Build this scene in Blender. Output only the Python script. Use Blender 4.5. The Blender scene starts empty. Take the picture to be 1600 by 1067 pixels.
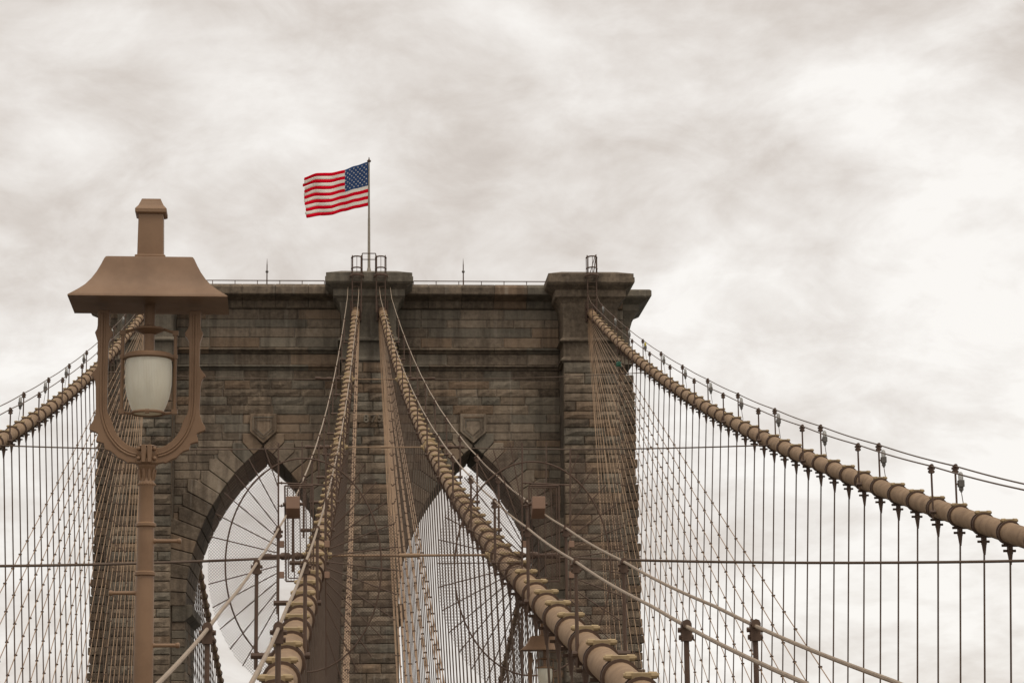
import bpy, bmesh, math, random
from mathutils import Vector, Matrix, noise

random.seed(7)
SC = bpy.context.scene
COL = SC.collection

# ------------------------------------------------------------------ camera
F = 3778.0                                   # focal length in photo pixels (85 mm on a 36 mm sensor)
YAW, PITCH, ROLL, XC = 0.06903837, 0.1899341, 0.01070497, -1.456891
cy_, sy_, cp_, sp_ = math.cos(YAW), math.sin(YAW), math.cos(PITCH), math.sin(PITCH)
_r = Vector((cy_, -sy_, 0)); _u = Vector((-sy_*sp_, -cy_*sp_, cp_)); FWD = Vector((sy_*cp_, cy_*cp_, sp_))
RGT = _r*math.cos(ROLL) - _u*math.sin(ROLL)
UPV = _r*math.sin(ROLL) + _u*math.cos(ROLL)
CAM = Vector((XC, 0, 0))
cd = bpy.data.cameras.new('camera'); cam = bpy.data.objects.new('camera', cd); COL.objects.link(cam)
cd.sensor_width = 36.0; cd.lens = F/1600*36; cd.clip_start = 0.1; cd.clip_end = 20000
m = Matrix((RGT, UPV, -FWD)).transposed().to_4x4(); m.translation = CAM
cam.matrix_world = m
SC.camera = cam

def pix(x, y, Y):
    """the point at distance Y (metres along the bridge) seen at photo pixel x, y"""
    d = FWD + RGT*((x-800)/F) + UPV*((533.5-y)/F)
    return CAM + d*(Y/d.y)

# ------------------------------------------------------------------ sky, sun, exposure
W = bpy.data.worlds.new('World'); SC.world = W; W.use_nodes = True
nt = W.node_tree; N = nt.nodes; L = nt.links; N.clear()
SUN_EL, SUN_AZ = math.radians(66), math.radians(150)   # azimuth clockwise from +Y
def nd(tree, t, **k):
    n = tree.nodes.new(t)
    for a, b in k.items(): setattr(n, a, b)
    return n
def math_(tree, op, a, b=None, c=None):
    n = tree.nodes.new('ShaderNodeMath'); n.operation = op
    for i, v in enumerate((a, b, c)):
        if v is None: continue
        if isinstance(v, (int, float)): n.inputs[i].default_value = v
        else: tree.links.new(v, n.inputs[i])
    return n.outputs[0]
def ramp(tree, fac, stops):
    n = tree.nodes.new('ShaderNodeValToRGB'); cr = n.color_ramp
    while len(cr.elements) < len(stops): cr.elements.new(0.5)
    for e, (p, c) in zip(cr.elements, stops):
        e.position = p; e.color = (*c, 1) if len(c) == 3 else c
    tree.links.new(fac, n.inputs[0]); return n.outputs[0]
def mixc(tree, fac, a, b, mode='MIX'):
    n = tree.nodes.new('ShaderNodeMix'); n.data_type = 'RGBA'; n.blend_type = mode
    for s, v in ((n.inputs[0], fac), (n.inputs[6], a), (n.inputs[7], b)):
        if isinstance(v, (int, float)): s.default_value = v
        elif isinstance(v, tuple): s.default_value = (*v, 1)
        else: tree.links.new(v, s)
    return n.outputs[2]
def noise_(tree, vec, scale, detail=4, rough=.55, dist=0.0):
    n = tree.nodes.new('ShaderNodeTexNoise'); n.inputs['Scale'].default_value = scale
    n.inputs['Detail'].default_value = detail; n.inputs['Roughness'].default_value = rough
    n.inputs['Distortion'].default_value = dist
    if vec is not None: tree.links.new(vec, n.inputs['Vector'])
    return n.outputs[0]
tc = nd(nt, 'ShaderNodeTexCoord'); sx = nd(nt, 'ShaderNodeSeparateXYZ'); L.new(tc.outputs['Generated'], sx.inputs[0])
den = math_(nt, 'ADD', math_(nt, 'MAXIMUM', sx.outputs[2], 0.0), 0.42)      # flat cloud deck seen in perspective
cxv = nd(nt, 'ShaderNodeCombineXYZ')
L.new(math_(nt, 'DIVIDE', sx.outputs[0], den), cxv.inputs[0]); L.new(math_(nt, 'DIVIDE', sx.outputs[1], den), cxv.inputs[1])
cxv.inputs[2].default_value = 4.3
n1 = noise_(nt, cxv.outputs[0], 3.6, 10, .58, .25)
n2 = noise_(nt, cxv.outputs[0], 13.0, 8, .6, .6)
cl = math_(nt, 'ADD', math_(nt, 'MULTIPLY', n1, .76), math_(nt, 'MULTIPLY', n2, .24))
clouds = ramp(nt, cl, [(.37, (.60, .535, .48)), (.44, (.715, .652, .595)), (.515, (.855, .805, .755)), (.60, (1.015, .98, .935))])
sky = nd(nt, 'ShaderNodeTexSky', sky_type='NISHITA', sun_disc=False)
sky.sun_elevation = SUN_EL; sky.sun_rotation = SUN_AZ
sk = nd(nt, 'ShaderNodeVectorMath', operation='SCALE'); L.new(sky.outputs[0], sk.inputs[0]); sk.inputs[3].default_value = .08
bg = nd(nt, 'ShaderNodeBackground'); out = nd(nt, 'ShaderNodeOutputWorld')
L.new(mixc(nt, .94, sk.outputs[0], clouds), bg.inputs[0]); bg.inputs[1].default_value = 1.0
L.new(bg.outputs[0], out.inputs[0])
sd = bpy.data.lights.new('sun', 'SUN'); sun = bpy.data.objects.new('sun', sd); COL.objects.link(sun)
sd.energy = 1.2; sd.angle = math.radians(20); sd.color = (1, .93, .84)
sdir = Vector((math.sin(SUN_AZ)*math.cos(SUN_EL), math.cos(SUN_AZ)*math.cos(SUN_EL), math.sin(SUN_EL)))
sun.rotation_euler = sdir.to_track_quat('Z', 'Y').to_euler()
sun.location = (0, 0, 200)
SC.view_settings.view_transform = 'Standard'; SC.view_settings.look = 'None'
SC.view_settings.exposure = 0.0; SC.view_settings.gamma = 1.0; SC.view_settings.use_curve_mapping = False
SC.cycles.max_bounces = 8; SC.cycles.diffuse_bounces = 4; SC.cycles.transmission_bounces = 6; SC.cycles.transparent_max_bounces = 8

# ------------------------------------------------------------------ materials
def newmat(name):
    mt = bpy.data.materials.new(name); mt.use_nodes = True
    t = mt.node_tree; b = t.nodes['Principled BSDF']; return mt, t, b
def bump(t, b, h, strength, dist):
    n = t.nodes.new('ShaderNodeBump'); n.inputs['Strength'].default_value = strength; n.inputs['Distance'].default_value = dist
    t.links.new(h, n.inputs['Height']); t.links.new(n.outputs[0], b.inputs['Normal'])
def pos(t, scale=(1, 1, 1)):
    g = t.nodes.new('ShaderNodeNewGeometry'); mp = t.nodes.new('ShaderNodeMapping'); mp.inputs['Scale'].default_value = scale
    t.links.new(g.outputs['Position'], mp.inputs[0]); return mp.outputs[0], g
def stone(name, c_dark, c_mid, c_light, var=1.0, bstr=.6):
    mt, t, b = newmat(name)
    p, g = pos(t); ps, _ = pos(t, (1.6, 1.6, .12))
    oi = t.nodes.new('ShaderNodeObjectInfo')
    rnd = math_(t, 'FRACT', math_(t, 'ADD', oi.outputs['Random'], g.outputs['Random Per Island']))
    n1 = noise_(t, p, .45, 5, .6); n2 = noise_(t, p, 3.2, 6, .65); n3 = noise_(t, p, 14, 4, .6)
    f = math_(t, 'ADD', math_(t, 'MULTIPLY', rnd, .42*var), math_(t, 'ADD', math_(t, 'MULTIPLY', n1, .40), math_(t, 'MULTIPLY', n2, .60)))
    c = ramp(t, f, [(.42, c_dark), (.70, c_mid), (.98, c_light)])
    hue = math_(t, 'FRACT', math_(t, 'MULTIPLY', rnd, 7.31))
    c = mixc(t, math_(t, 'MULTIPLY', math_(t, 'GREATER_THAN', hue, .72), .42), c, (.19, .185, .15))     # greyer stones
    c = mixc(t, math_(t, 'MULTIPLY', math_(t, 'LESS_THAN', hue, .16), .45), c, (.30, .195, .12))       # rustier stones
    st = ramp(t, noise_(t, ps, 1.0, 5, .6), [(.45, (0, 0, 0)), (.66, (1, 1, 1))])                       # run-down soot
    c = mixc(t, math_(t, 'MULTIPLY', st, .52), c, (.055, .043, .033))
    pz, _ = pos(t, (2.2, 2.2, .10))
    wt = ramp(t, noise_(t, pz, 1.3, 4, .6), [(.60, (0, 0, 0)), (.74, (1, 1, 1))])                       # pale lime runs
    c = mixc(t, math_(t, 'MULTIPLY', wt, .25), c, (.50, .45, .37))
    t.links.new(c, b.inputs['Base Color']); b.inputs['Roughness'].default_value = .92
    b.inputs['Specular IOR Level'].default_value = .2
    bump(t, b, math_(t, 'ADD', math_(t, 'MULTIPLY', n2, .7), math_(t, 'MULTIPLY', n3, .3)), bstr, .12)
    return mt
M_ROCK = stone('granite_rock_faced', (.095, .072, .052), (.25, .19, .133), (.42, .33, .237), .65, 1.0)
M_ASH = stone('limestone_ashlar', (.115, .089, .065), (.285, .223, .162), (.45, .365, .27), .6, .6)
M_CAP = stone('cornice_stone', (.10, .077, .056), (.25, .194, .138), (.40, .32, .23), .3, .6)
M_CORE = stone('mortar_core', (.16, .13, .10), (.24, .195, .145), (.32, .265, .205), .0, .4)
def paint(name, col, dark, rough=.55, scale=6.0, amt=.55, rust=.25, bs=.15):
    mt, t, b = newmat(name)
    p, g = pos(t); ps, _ = pos(t, (3, 3, .5))
    n1 = noise_(t, p, scale, 6, .62); n2 = noise_(t, ps, scale*.7, 5, .6); n3 = noise_(t, p, scale*9, 3, .6)
    c = mixc(t, math_(t, 'MULTIPLY', ramp(t, n1, [(.38, (0, 0, 0)), (.72, (1, 1, 1))]), amt), col, dark)
    c = mixc(t, math_(t, 'MULTIPLY', ramp(t, n2, [(.60, (0, 0, 0)), (.74, (1, 1, 1))]), rust), c, (.11, .055, .028))
    t.links.new(c, b.inputs['Base Color'])
    t.links.new(math_(t, 'ADD', rough-.1, math_(t, 'MULTIPLY', n1, .25)), b.inputs['Roughness'])
    b.inputs['Specular IOR Level'].default_value = .35
    bump(t, b, math_(t, 'ADD', n1, math_(t, 'MULTIPLY', n3, .4)), bs, .01)
    return mt
M_CABLE = paint('buff_cable_paint', (.325, .212, .122), (.195, .122, .068), .7, 2.6, .9, .5, .4)
t = M_CABLE.node_tree; b = t.nodes['Principled BSDF']; old = b.inputs['Normal'].links[0].from_node
g = t.nodes.new('ShaderNodeNewGeometry'); sp3 = t.nodes.new('ShaderNodeSeparateXYZ'); t.links.new(g.outputs['Position'], sp3.inputs[0])
bp = t.nodes.new('ShaderNodeBump'); bp.inputs['Strength'].default_value = .22; bp.inputs['Distance'].default_value = .006
t.links.new(math_(t, 'SINE', math_(t, 'MULTIPLY', sp3.outputs[1], 150.0)), bp.inputs['Height']); t.links.new(old.outputs[0], bp.inputs['Normal']); t.links.new(bp.outputs[0], b.inputs['Normal'])
M_BAND = paint('band_paint', (.44, .325, .175), (.29, .20, .108), .55, 5.0, .7, .35)
M_DKBR = paint('brown_iron', (.12, .074, .050), (.08, .048, .033), .6, 5.0, .6, .25)
M_ROPE = paint('suspender_rope_paint', (.13, .088, .06), (.085, .056, .04), .65, 4.0, .6, .2)
M_STAY = paint('stay_rope_paint', (.36, .235, .14), (.20, .125, .075), .65, 1.2, .7, .25)
M_HAND = paint('hand_rope_paint', (.34, .26, .185), (.22, .162, .115), .6, 8.0, .6, .15)
M_LAMP = paint('lamp_brown_paint', (.265, .158, .089), (.165, .096, .054), .5, 3.5, .75, .22, .14)
M_STEEL = paint('galvanised_grey', (.15, .138, .12), (.10, .09, .08), .5, 9.0, .6, .1)
M_POLE = paint('weathered_pole', (.33, .29, .23), (.22, .185, .145), .5, 4.0, .6, .2)
M_BOX = paint('box_brown', (.30, .185, .125), (.26, .155, .105), .55, 4.0, .5, .05)
def flat(name, col, rough=.7):
    mt, t, b = newmat(name); p, g = pos(t)
    n = noise_(t, p, 5, 4, .6)
    t.links.new(mixc(t, math_(t, 'MULTIPLY', n, .3), col, tuple(v*.75 for v in col)), b.inputs['Base Color']); b.inputs['Roughness'].default_value = rough
    return mt
def cloth(name, col):
    mt, t, b = newmat(name); p, g = pos(t)
    c = mixc(t, math_(t, 'MULTIPLY', noise_(t, p, 2.0, 4, .6), .3), col, tuple(v*.8 for v in col))
    t.links.new(c, b.inputs['Base Color']); b.inputs['Roughness'].default_value = .95; b.inputs['Specular IOR Level'].default_value = .05
    tr = t.nodes.new('ShaderNodeBsdfTranslucent'); t.links.new(c, tr.inputs[0])
    mx = t.nodes.new('ShaderNodeMixShader'); mx.inputs[0].default_value = .4
    o = t.nodes['Material Output']; t.links.new(b.outputs[0], mx.inputs[1]); t.links.new(tr.outputs[0], mx.inputs[2]); t.links.new(mx.outputs[0], o.inputs[0])
    return mt
M_RED = cloth('flag_red', (.86, .008, .035)); M_WHITE = cloth('flag_white', (.98, .93, .85)); M_BLUE = cloth('flag_blue', (.065, .12, .27))
def glass_frost():
    mt, t, b = newmat('frosted_ribbed_glass')
    tcn = t.nodes.new('ShaderNodeTexCoord'); s = t.nodes.new('ShaderNodeSeparateXYZ'); t.links.new(tcn.outputs['Object'], s.inputs[0])
    p, g = pos(t, (9, 9, 2)); n = noise_(t, p, 3.0, 5, .6)
    ang = math_(t, 'ARCTAN2', s.outputs[1], s.outputs[0]); rib = math_(t, 'SINE', math_(t, 'MULTIPLY', ang, 90.0))
    c = mixc(t, math_(t, 'MULTIPLY', ramp(t, n, [(.4, (0, 0, 0)), (.75, (1, 1, 1))]), .4), (.97, .92, .76), (.80, .71, .52))
    t.links.new(c, b.inputs['Base Color']); b.inputs['Roughness'].default_value = .3
    b.inputs['Specular IOR Level'].default_value = .5
    tr = t.nodes.new('ShaderNodeBsdfTranslucent'); t.links.new(c, tr.inputs[0])
    bump(t, b, rib, .25, .003)
    mx = t.nodes.new('ShaderNodeMixShader'); mx.inputs[0].default_value = .25
    o = t.nodes['Material Output']; t.links.new(b.outputs[0], mx.inputs[1]); t.links.new(tr.outputs[0], mx.inputs[2])
    tp = t.nodes.new('ShaderNodeBsdfTransparent'); m2 = t.nodes.new('ShaderNodeMixShader'); m2.inputs[0].default_value = .17
    t.links.new(mx.outputs[0], m2.inputs[1]); t.links.new(tp.outputs[0], m2.inputs[2]); t.links.new(m2.outputs[0], o.inputs[0])
    return mt
M_GLOBE = glass_frost()
mt, t, b = newmat('clear_lamp_glass'); b.inputs['Base Color'].default_value = (.62, .61, .57, 1); b.inputs['Roughness'].default_value = .12
b.inputs['Transmission Weight'].default_value = .45; b.inputs['IOR'].default_value = 1.2; M_CLEAR = mt
M_YEL = flat('yellow_glass', (.62, .50, .05), .3); M_GREEN = flat('green_glass', (.01, .12, .06), .3)
M_WOOD = flat('promenade_planks', (.12, .095, .07)); M_ASPH = flat('asphalt', (.05, .05, .05)); M_WATER = flat('river_water', (.05, .06, .06), .15)

# ------------------------------------------------------------------ mesh helpers
class MB:
    def __init__(s): s.v = []; s.f = []; s.mi = []; s.cur = 0
    def add(s, vs, fs):
        o = len(s.v); s.v += [tuple(v) for v in vs]; s.f += [tuple(o+i for i in f) for f in fs]; s.mi += [s.cur]*len(fs); return s
    def box(s, x0, x1, y0, y1, z0, z1):
        return s.add([(x0,y0,z0),(x1,y0,z0),(x1,y1,z0),(x0,y1,z0),(x0,y0,z1),(x1,y0,z1),(x1,y1,z1),(x0,y1,z1)],
                     [(3,2,1,0),(4,5,6,7),(0,1,5,4),(1,2,6,5),(2,3,7,6),(3,0,4,7)])
    def cyl(s, a, b, r, r2=None, n=8, caps=True):
        a = Vector(a); b = Vector(b); r2 = r if r2 is None else r2
        d = (b-a).normalized(); u = d.orthogonal().normalized(); w = d.cross(u)
        vs = []
        for c, rr in ((a, r), (b, r2)):
            for i in range(n):
                q = 2*math.pi*i/n; vs.append(c + u*(math.cos(q)*rr) + w*(math.sin(q)*rr))
        fs = [(i, (i+1) % n, n+(i+1) % n, n+i) for i in range(n)]
        if caps: fs += [tuple(range(n-1, -1, -1)), tuple(range(n, 2*n))]
        return s.add(vs, fs)
    def tube(s, pts, r, n=8, closed=False):
        pts = [Vector(p) for p in pts]; k = len(pts); vs = []; up = None
        for i, p in enumerate(pts):
            if closed: d = (pts[(i+1) % k]-pts[i-1]).normalized()
            else: d = (pts[min(i+1, k-1)]-pts[max(i-1, 0)]).normalized()
            if up is None: up = d.orthogonal().normalized()
            up = (up - d*up.dot(d)).normalized(); w = d.cross(up)
            rr = r[i] if isinstance(r, (list, tuple)) else r
            for j in range(n):
                q = 2*math.pi*j/n; vs.append(p + up*(math.cos(q)*rr) + w*(math.sin(q)*rr))
        fs = []
        for i in range(k if closed else k-1):
            a = i*n; b2 = ((i+1) % k)*n
            fs += [(a+j, a+(j+1) % n, b2+(j+1) % n, b2+j) for j in range(n)]
        if not closed: fs += [tuple(range(n-1, -1, -1)), tuple(range((k-1)*n, k*n))]
        return s.add(vs, fs)
    def lathe(s, prof, n=24, c=(0, 0, 0)):
        vs = []; k = len(prof)
        for r, z in prof:
            for j in range(n):
                q = 2*math.pi*j/n; vs.append((c[0]+r*math.cos(q), c[1]+r*math.sin(q), c[2]+z))
        fs = [(i*n+j, i*n+(j+1) % n, (i+1)*n+(j+1) % n, (i+1)*n+j) for i in range(k-1) for j in range(n)]
        fs += [tuple(range(n-1, -1, -1)), tuple(range((k-1)*n, k*n))]
        return s.add(vs, fs)
    def prism(s, poly, y0, y1):            # polygon in X, Z (counter-clockwise seen from -Y) pushed along Y
        n = len(poly)
        vs = [(x, y0, z) for x, z in poly] + [(x, y1, z) for x, z in poly]
        fs = [tuple(range(n)), tuple(range(2*n-1, n-1, -1))] + [((i+1) % n, i, n+i, n+(i+1) % n) for i in range(n)]
        return s.add(vs, fs)
    def loft(s, rects):                    # rects (x0, x1, y0, y1, z), bottom to top
        vs = []
        for x0, x1, y0, y1, z in rects: vs += [(x0,y0,z),(x1,y0,z),(x1,y1,z),(x0,y1,z)]
        fs = [(3,2,1,0)]
        for i in range(len(rects)-1):
            a = 4*i; fs += [(a+j, a+(j+1) % 4, a+4+(j+1) % 4, a+4+j) for j in range(4)]
        k = 4*(len(rects)-1); fs.append((k, k+1, k+2, k+3))
        return s.add(vs, fs)
    def mesh(s, name, mats, smooth=False, bevel=0):
        me = bpy.data.meshes.new(name); me.from_pydata(s.v, [], s.f)
        for mt in (mats if isinstance(mats, (list, tuple)) else [mats]): me.materials.append(mt)
        me.polygons.foreach_set('material_index', s.mi)
        if bevel:
            bm = bmesh.new(); bm.from_mesh(me)
            bmesh.ops.bevel(bm, geom=[e for e in bm.edges if e.is_manifold and e.calc_face_angle(0) > .5], offset=bevel, segments=1, affect='EDGES', clamp_overlap=True)
            bm.to_mesh(me); bm.free()
        if smooth:
            me.polygons.foreach_set('use_smooth', [True]*len(me.polygons))
            try: me.set_sharp_from_angle(angle=math.radians(38))
            except Exception: pass
        me.update(); return me
    def obj(s, name, mats, parent=None, smooth=False, bevel=0):
        return link(name, s.mesh(name, mats, smooth, bevel), parent)
def link(name, me, parent=None):
    o = bpy.data.objects.new(name, me); COL.objects.link(o)
    if parent is not None:
        o.parent = parent
        w = parent.get('_w')
        o.matrix_parent_inverse = Matrix.Identity(4)
    return o
def thing(name, label, cat, loc=(0, 0, 0), group=None):
    o = bpy.data.objects.new(name, None); COL.objects.link(o); o.location = loc; o.empty_display_size = .3
    o['label'] = label; o['category'] = cat
    if group: o['group'] = group
    return o
def tag(o, label, cat, group=None):
    o['label'] = label; o['category'] = cat
    if group: o['group'] = group
    return o
def struct(o): o['kind'] = 'structure'; return o
ORD = 'first second third fourth fifth sixth seventh eighth ninth tenth eleventh twelfth thirteenth fourteenth fifteenth sixteenth seventeenth eighteenth nineteenth twentieth'.split()
TENS = {2: 'twenty', 3: 'thirty', 4: 'forty', 5: 'fifty'}
def ordinal(i):                            # 1-based
    if i <= 20: return ORD[i-1]
    t_, u_ = divmod(i, 10)
    if u_ == 0: return TENS[t_].replace('y', 'ieth')
    return TENS[t_]+'-'+ORD[u_-1]

# ------------------------------------------------------------------ the setting below the frame
Z_PROM, Z_ROAD, Z_RIVER = -1.7, -7.2, -46.0
struct(MB().add([(-9000,-9000,Z_RIVER),(9000,-9000,Z_RIVER),(9000,9000,Z_RIVER),(-9000,9000,Z_RIVER)], [(0,1,2,3)]).obj('river_water', M_WATER))
b_ = MB().box(-2.9, 2.9, -30, 158, Z_PROM-.25, Z_PROM)
for yy in range(-28, 158, 6): b_.box(-2.2, -1.9, yy, yy+.3, Z_ROAD, Z_PROM-.25).box(1.9, 2.2, yy, yy+.3, Z_ROAD, Z_PROM-.25)
struct(b_.obj('promenade', M_WOOD))
for s_ in (-1, 1):
    struct(MB().box(min(s_*2.95, s_*14.2), max(s_*2.95, s_*14.2), -30, 400, Z_ROAD-.9, Z_ROAD).obj('roadway', M_ASPH))

# ------------------------------------------------------------------ the tower
YF, YW, YB = 164.0, 167.2, 176.9           # pilaster front, wall face, back face
zP = lambda y: pix(927, y, YF).z
zW = lambda y: pix(760, y, YW).z
PX = 15.35; PH = 1.9                        # pilaster centre (outer ones) and half width
CORNER = 18.0
AX, AA = 7.30, 5.22                         # arch centre, half opening
ZS = zW(944); ZA = zW(697); RISE = ZA-ZS
AR = (AA*AA+RISE*RISE)/(2*AA)
def half_open(z):
    if z <= ZS: return AA
    if z >= ZA: return 0.0
    return math.sqrt(AR*AR-(z-ZS)**2)-(AR-AA)
tower = thing('stone_tower', 'huge brown granite bridge tower with two pointed arches and heavy cornice', 'tower', (0, YW, Z_RIVER))
def tpart(o):                               # parts are modelled in world coordinates: undo the root's place
    o.parent = tower; o.matrix_parent_inverse = Matrix.Identity(4)
    o.location = Vector(o.location) - Vector((0, YW, Z_RIVER)); return o
ztop = zW(447)
# core with the two openings
def arch_pts(cx, grow=0.0, n=18):
    pts = []
    amax = math.asin(RISE/AR)
    for i in range(n+1):
        a = amax*i/n; pts.append((cx+(AR-AA)-(AR+grow)*math.cos(a), ZS+(AR+grow)*math.sin(a)))
    left = [p for p in pts if p[0] <= cx]
    if grow: left.append((cx, ZS+math.sqrt((AR+grow)**2-(AR-AA)**2)))
    right = [(2*cx-x, z) for x, z in reversed(left)]
    if abs(left[-1][0]-cx) < 1e-4: right = right[1:]
    return left+right
g_ = .10
poly = [(-CORNER+.1, Z_RIVER-1), (-AX-AA-g_, Z_RIVER-1)] + arch_pts(-AX, g_) + [(-AX+AA+g_, Z_RIVER-1), (AX-AA-g_, Z_RIVER-1)] + arch_pts(AX, g_) + [(AX+AA+g_, Z_RIVER-1), (CORNER-.1, Z_RIVER-1), (CORNER-.1, ztop), (-CORNER+.1, ztop)]
tpart(MB().prism(poly, YW+.035, YB).obj('masonry_core', M_CORE))
cb = MB()
for cx in (-PX, 0, PX): cb.box(cx-PH+.12, cx+PH-.12, YF+.06, YW+.3, Z_RIVER-1, zP(566))
tpart(cb.obj('pilaster_core', M_CORE))

# block meshes, shared
def block_mesh(name, rough, mat, nx, nz, seed):
    rg = random.Random(seed); b = MB(); e = .035; ez = .07
    vs = []; xs = [-.5+e+(1-2*e)*i/nx for i in range(nx+1)]; zs = [-.5+ez+(1-2*ez)*j/nz for j in range(nz+1)]
    for j, z in enumerate(zs):
        for i, x in enumerate(xs):
            edge = i in (0, nx) or j in (0, nz)
            d = -.80+(.05*rg.uniform(-1, 1) if edge else -.2*rough*rg.uniform(.1, 1.5)) if rough > .5 else -.95+.04*rg.uniform(-1, 1)
            vs.append((x+(0 if edge else rg.uniform(-.06, .06)), d, z+(0 if edge else rg.uniform(-.05, .05))))
    b.v = vs; W1 = nx+1
    for j in range(nz):
        for i in range(nx): b.f.append((j*W1+i, j*W1+i+1, (j+1)*W1+i+1, (j+1)*W1+i)); b.mi.append(0)
    # sides back to the wall
    ring = [j*W1+i for j, i in [(0, i) for i in range(W1)]+[(j, nx) for j in range(1, nz+1)]+[(nz, i) for i in range(nx-1, -1, -1)]+[(j, 0) for j in range(nz-1, 0, -1)]]
    o = len(b.v)
    for k in ring:
        x, y, z = b.v[k]
        b.v.append((x*.5/(.5-e) if abs(x) > .45 else x, -.62 if rough <= .5 else -.55, z*.5/(.5-ez)))
    n = len(ring)
    for k in range(n): b.f.append((ring[(k+1) % n], ring[k], o+k, o+(k+1) % n)); b.mi.append(0)
    o2 = len(b.v)
    for k in range(n): x, y, z = b.v[o+k]; b.v.append((x, .4, z))
    for k in range(n): b.f.append((o+(k+1) % n, o+k, o2+k, o2+(k+1) % n)); b.mi.append(0)
    return b.mesh(name, mat)
ROUGH = [block_mesh('rock_block', 1.0, M_ROCK, 4, 2, 50+i) for i in range(9)]
VROUGH = [block_mesh('boulder_block', 1.25, M_ROCK, 4, 2, 150+i) for i in range(7)]
SMOOTH = [block_mesh('ashlar_block', .2, M_ASH, 3, 1, 90+i) for i in range(6)]
blocks = []                                 # (x0, x1, y_face, z0, z1, kind)
rb = random.Random(11)
def course(xa, xb, yf, z0, z1, kind, lmin=1.3, lmax=3.0):
    if xb-xa < .25: return
    x = xa
    first = True
    while x < xb-.02:
        l = rb.uniform(lmin, lmax)
        if first: l *= rb.uniform(.5, 1.0); first = False
        if xb-(x+l) < lmin*.55: l = xb-x
        blocks.append((x, x+l, yf, z0, z1, kind)); x += l
def wall_course(z0, z1, kind, **k):
    """one course right across the wall face, leaving the arches open"""
    zm = z0
    spans = [(-PX+PH, -PH), (PH, PX-PH)]
    for s_, (a, b2) in zip((-1, 1), spans):
        cx = s_*AX
        h = half_open(zm) if zm < ZA else 0
        if zm < ZA:
            h = h if z1 < ZS else h+.7
            course(a, cx-h, YW, z0, z1, kind, **k); course(cx+h, b2, YW, z0, z1, kind, **k)
        else: course(a, b2, YW, z0, z1, kind, **k)
    for s_ in (-1, 1):
        a, b2 = sorted((s_*(PX+PH), s_*CORNER)); course(a, b2, YW, z0, z1, kind, lmin=.8, lmax=1.4)
ys = [484, 500, 513, 528, 544]
for a, b2 in zip(ys, ys[1:]): wall_course(zW(b2), zW(a), 's', lmin=1.8, lmax=3.8)
wall_course(zW(571), zW(553.5), 's', lmin=2.0, lmax=4.0)
ys = [579, 595, 608, 620, 633, 647.7]
for a, b2 in zip(ys, ys[1:]): wall_course(zW(b2), zW(a), 'r')
ys = [647.7, 662, 676, 687.5, 698.7, 710, 722, 734, 747.5]+[747.5+13*i for i in range(1, 30)]
for a, b2 in zip(ys, ys[1:]): wall_course(zW(b2), zW(a), 's', lmin=1.1, lmax=2.6)
y = 566.0; i = 0
while y < 1125:
    h = 13.8+rb.uniform(-2.2, 3.4)
    for cx in (-PX, 0, PX):
        grow = .0 if cx == 0 else .012*(y-566)/10*.3
        if cx == 0 and 646 <= y+h/2 <= 661:
            blocks.append((-PH, PH, YF, zP(y+h), zP(y), 's'))
        elif i % 2: course(cx-PH-grow, cx+PH+grow, YF+(0 if i % 4 else .06), zP(y+h), zP(y), 'v', 1.8, 3.4)
        else: course(cx-PH-grow, cx+PH+grow, YF, zP(y+h), zP(y), 'v', 1.2, 2.4)
    y += h; i += 1
# the 300 that show largest are stones of their own, the rest one mass
def shown(bk):
    x0, x1, yf, z0, z1, k = bk
    c = Vector(((x0+x1)/2, yf, (z0+z1)/2)) - CAM
    dep = c.dot(FWD); py = 533.5-F*c.dot(UPV)/dep; px = 800+F*c.dot(RGT)/dep
    a = (x1-x0)*(z1-z0)
    if py > 1067: a *= .01
    if 200 < px < 240 or (110 < px < 356 and py < 492): a *= .3
    return -a
blocks.sort(key=shown)
restb = MB(); rest_me = []
for n_, (x0, x1, yf, z0, z1, k) in enumerate(blocks):
    me = rb.choice({'s': SMOOTH, 'r': ROUGH, 'v': VROUGH}[k])
    j = .012; dep = {'s': .20, 'r': .24, 'v': .30}[k]
    loc = Vector(((x0+x1)/2, yf+.17+(rb.uniform(-.012, .012) if k == 's' else rb.uniform(-.03, .03)), (z0+z1)/2)); sc = Vector((x1-x0-2*j, dep, z1-z0-2*j))
    flip = rb.choice((1, -1)) if k != 'x' else 1
    if n_ < 300:
        o = link('stone_block', me); o.location = loc; o.scale = sc; tpart(o)
    else: rest_me.append((me, loc, sc))
for mat_, lst in ((M_ROCK, ROUGH+VROUGH), (M_ASH, SMOOTH)):
    q = MB()
    for me, loc, sc in rest_me:
        if me not in lst: continue
        q.add([(v.co.x*sc.x+loc.x, v.co.y*sc.y+loc.y, v.co.z*sc.z+loc.z) for v in me.vertices], [tuple(p.vertices) for p in me.polygons])
    if q.v:
        o = tpart(q.obj('smaller_stone_blocks', mat_)); o['kind'] = 'stuff'

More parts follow.
